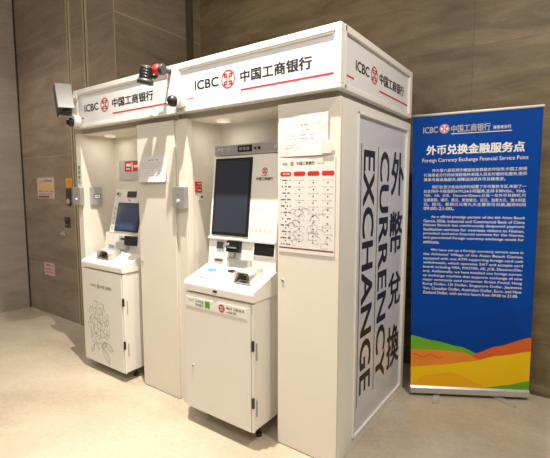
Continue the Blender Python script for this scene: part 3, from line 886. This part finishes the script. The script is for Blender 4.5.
def band(top, bot, o, mm, u0=0.0, u1=1.0, n=48):
    def ip(P, u):
        for (a, b), (c, d) in zip(P, P[1:]):
            if u <= c + 1e-9:
                s = (u - a) / (c - a); s = s * s * (3 - 2 * s) * .6 + s * .4
                return b + (d - b) * s
        return P[-1][1]
    P = []
    for k in range(n):
        a = u0 + (u1 - u0) * k / n; b = u0 + (u1 - u0) * (k + 1) / n
        if ip(top, a) - ip(bot, a) < -1e-6 or ip(top, b) - ip(bot, b) < -1e-6: continue
        P.append([(a, ip(bot, a)), (b, ip(bot, b)), (b, ip(top, b)), (a, ip(top, a))])
    wv.flat(P, B(o), M[mm])


wv = MB()
band([(0, .215), (.5, .265), (1, .315)], [(0, .0), (1, .0)], .0006, 'bluewave')
band([(0, .186), (.2, .170), (.42, .152), (.62, .120), (1, .10)], [(0, 0), (1, 0)], .0012, 'grass', 0, .62)
band([(.40, .085), (.55, .130), (.72, .160), (1, .200)], [(0, 0), (1, 0)], .0016, 'redorange', .40, 1)
band([(0, .135), (.22, .137), (.45, .132), (.60, .105)], [(0, 0), (1, 0)], .0020, 'orange', 0, .60)
band([(0, .068), (.25, .080), (.5, .098), (.75, .126), (1, .147)], [(0, 0), (1, 0)], .0026, 'yellow')
band([(0, .0), (.12, .040), (.35, .055), (.62, .012)], [(0, 0), (1, 0)], .0029, 'amber', 0, .62)
band([(.62, .0), (.8, .014), (1, .033)], [(0, 0), (1, 0)], .0032, 'grass', .62, 1)
for k in range(2):
    P = [(.02 + .02 * i, (.163 if k == 0 else .112) + .006 * math.sin(i * .9 + k)) for i in range(14)]
    wv.flat(ribbon(P, .004), B(.0036), M['grass' if k == 0 else 'redorange'])
wv.build('wave_print', None, sheet, label='green, orange and yellow waves along the foot')

m = MB(); F = B(.0016); W_ = M['whiteink']
m.text('ICBC', (.090, .937, .212, .959), F, M['paleink'], .02)
m.text('中国工商银行', (.322, .934, .625, .960), F, M['paleink'], .02)
m.text('海南省分行', (.645, .937, .778, .949), F, W_, .015)
m.flat([rect(.322, .928, .785, .9305)], F, W_)
m.text('外币兑换金融服务点', (.120, .857, .880, .891), F, W_, .035)
m.text('Foreign Currency Exchange Financial Service Point', (.085, .826, .912, .844), F, W_)


def para(lines, v, step, h, bold, indent):
    for k, s in enumerate(lines):
        last = k == len(lines) - 1
        x0 = .098 + (indent if k == 0 else 0); x1 = .905
        if last: x1 = min(x1, x0 + .807 * len(s) / max(len(q) for q in lines))
        m.text(s, (x0, v - h / 2, x1, v + h / 2), F, W_, bold)
        v -= step


para(['作为第六届亚洲沙滩运动会高级合作伙伴,中国工商银',
          '行海南省分行持续深耕境外来琼人员支付便利化服务,提供',
          '赛事专属金融服务,保障运动员外币兑换需求。'], 0.799, 0.0167, 0.0125, 0.006, 0.07)
para(['我们在亚沙会运动员村设置了外币服务专区,布放了一',
          '台支持外卡取现的ATM,24小时服务,支持卡种VISA、MAS-',
          'TER、AE、JCB、Discover/Diners,以及一台外币兑换机,可',
          '兑换英镑、港币、美元、新加坡元、日元、加拿大元、澳大利亚',
          '元、欧元、新西兰元等九大主要货币兑换,服务时间',
          '09:00-21:00。'], 0.739, 0.0158, 0.0125, 0.006, 0.07)
para(['As a official prestige partner of the 6th Asian Beach',
          'Games 2026, Industrial and Commercial Bank of China',
          'Hainan Branch has continuously deepened payment',
          'facilitation services for overseas visitors to Hainan,',
          'provided exclusive financial services for the Games,',
          'and guaranteed foreign currency exchange needs for',
          'athletes.'], 0.629, 0.01535, 0.0118, 0.008, 0.065)
para(['We have set up a foreign currency service zone in',
          'the Athletes\' Village of the Asian Beach Games,',
          'equipped with one ATM supporting foreign card cash',
          'withdrawals, which operates 24/7 and accepts card',
          'brands including VISA, MASTER, AE, JCB, Discover/Din-',
          'ers). Additionally, we have installed one foreign curren-',
          'cy exchange machine that supports exchange of nine',
          'major commonly used currencies: British Pound, Hong',
          'Kong Dollar, US Dollar, Singapore Dollar, Japanese',
          'Yen, Canadian Dollar, Australian Dollar, Euro, and New',
          'Zealand Dollar, with service hours from 09:00 to 21:00.'], 0.507, 0.0158, 0.0118, 0.008, 0.065)
m.build('lettering', None, sheet, label='white printed lettering')
m = MB().flat([[(.266 + .040 * math.cos(a), .949 + .0165 * math.sin(a)) for a in [2 * PI * k / 30 for k in range(30)]]], B(.0018), M['whiteink'])
m.flat([[(.266 + x * .038, .949 + y * .0155) for x, y in P] for P in emblem(0, 0, 1)], B(.0022), M['red'])
m.build('round_emblem', None, sheet, label='round red and white emblem')
ub = (BR - BL).normalized(); ut = (TR - TL).normalized()
# foot cassette: a rounded profile drawn along the lower edge
m = MB(); tb = bmesh.new()
nf = Vector((ub.y, -ub.x, 0)); prof = [(-.06, .004), (.018, .0), (.024, .006), (.022, .042), (.008, .056), (-.045, .056), (-.062, .04)]
A = [tb.verts.new(BL - ub * .001 + nf * (a - .008) + Vector((0, 0, .022 + b - BL.z))) for a, b in prof]
Bq = [tb.verts.new(BR + ub * .001 + nf * (a - .008) + Vector((0, 0, .022 + b - BR.z))) for a, b in prof]
tb.faces.new(A); tb.faces.new(Bq[::-1])
for i in range(len(prof)): tb.faces.new((A[i], Bq[i], Bq[(i + 1) % len(prof)], A[(i + 1) % len(prof)]))
bmesh.ops.recalc_face_normals(tb, faces=tb.faces[:])
m._put(tb, None)
m.build('cassette', M['alu'], t, label='silver foot cassette')
for s in (.235, .745):
    c = BL * (1 - s) + BR * s; c.z = 0
    m = MB(); tb = bmesh.new(); sk = ub * (-.045 if s < .5 else .062)
    top_ = [c - nf * .12 - ub * .022 - sk, c - nf * .12 + ub * .022 - sk, c + nf * .100 + ub * .022 + sk, c + nf * .118 + sk, c + nf * .100 - ub * .022 + sk]
    lo_ = [tb.verts.new(p + Vector((0, 0, .001))) for p in top_]; hi_ = [tb.verts.new(p + Vector((0, 0, .009 if i > 1 else .022))) for i, p in enumerate(top_)]
    tb.faces.new(lo_[::-1]); tb.faces.new(hi_)
    for i in range(5): tb.faces.new((lo_[i], lo_[(i + 1) % 5], hi_[(i + 1) % 5], hi_[i]))
    bmesh.ops.recalc_face_normals(tb, faces=tb.faces[:]); m._put(tb, None)
    m.build('foot', M['alu'], t)
MB().cyl(TL - ut * .006 + Vector((0, 0, .006)), TR + ut * .006 + Vector((0, 0, .004)), .009, n=14).build('top_rail', M['white'], t, label='silver top rail')
mid_b = (BL + BR) / 2 - nf * .03; mid_t = (TL + TR) / 2 - nb * .02
MB().cyl((mid_b.x, mid_b.y, .06), mid_t, .010, n=12).build('pole', M['alu'], t)

for o in ALL:
    if 'base' in o: del o['base']
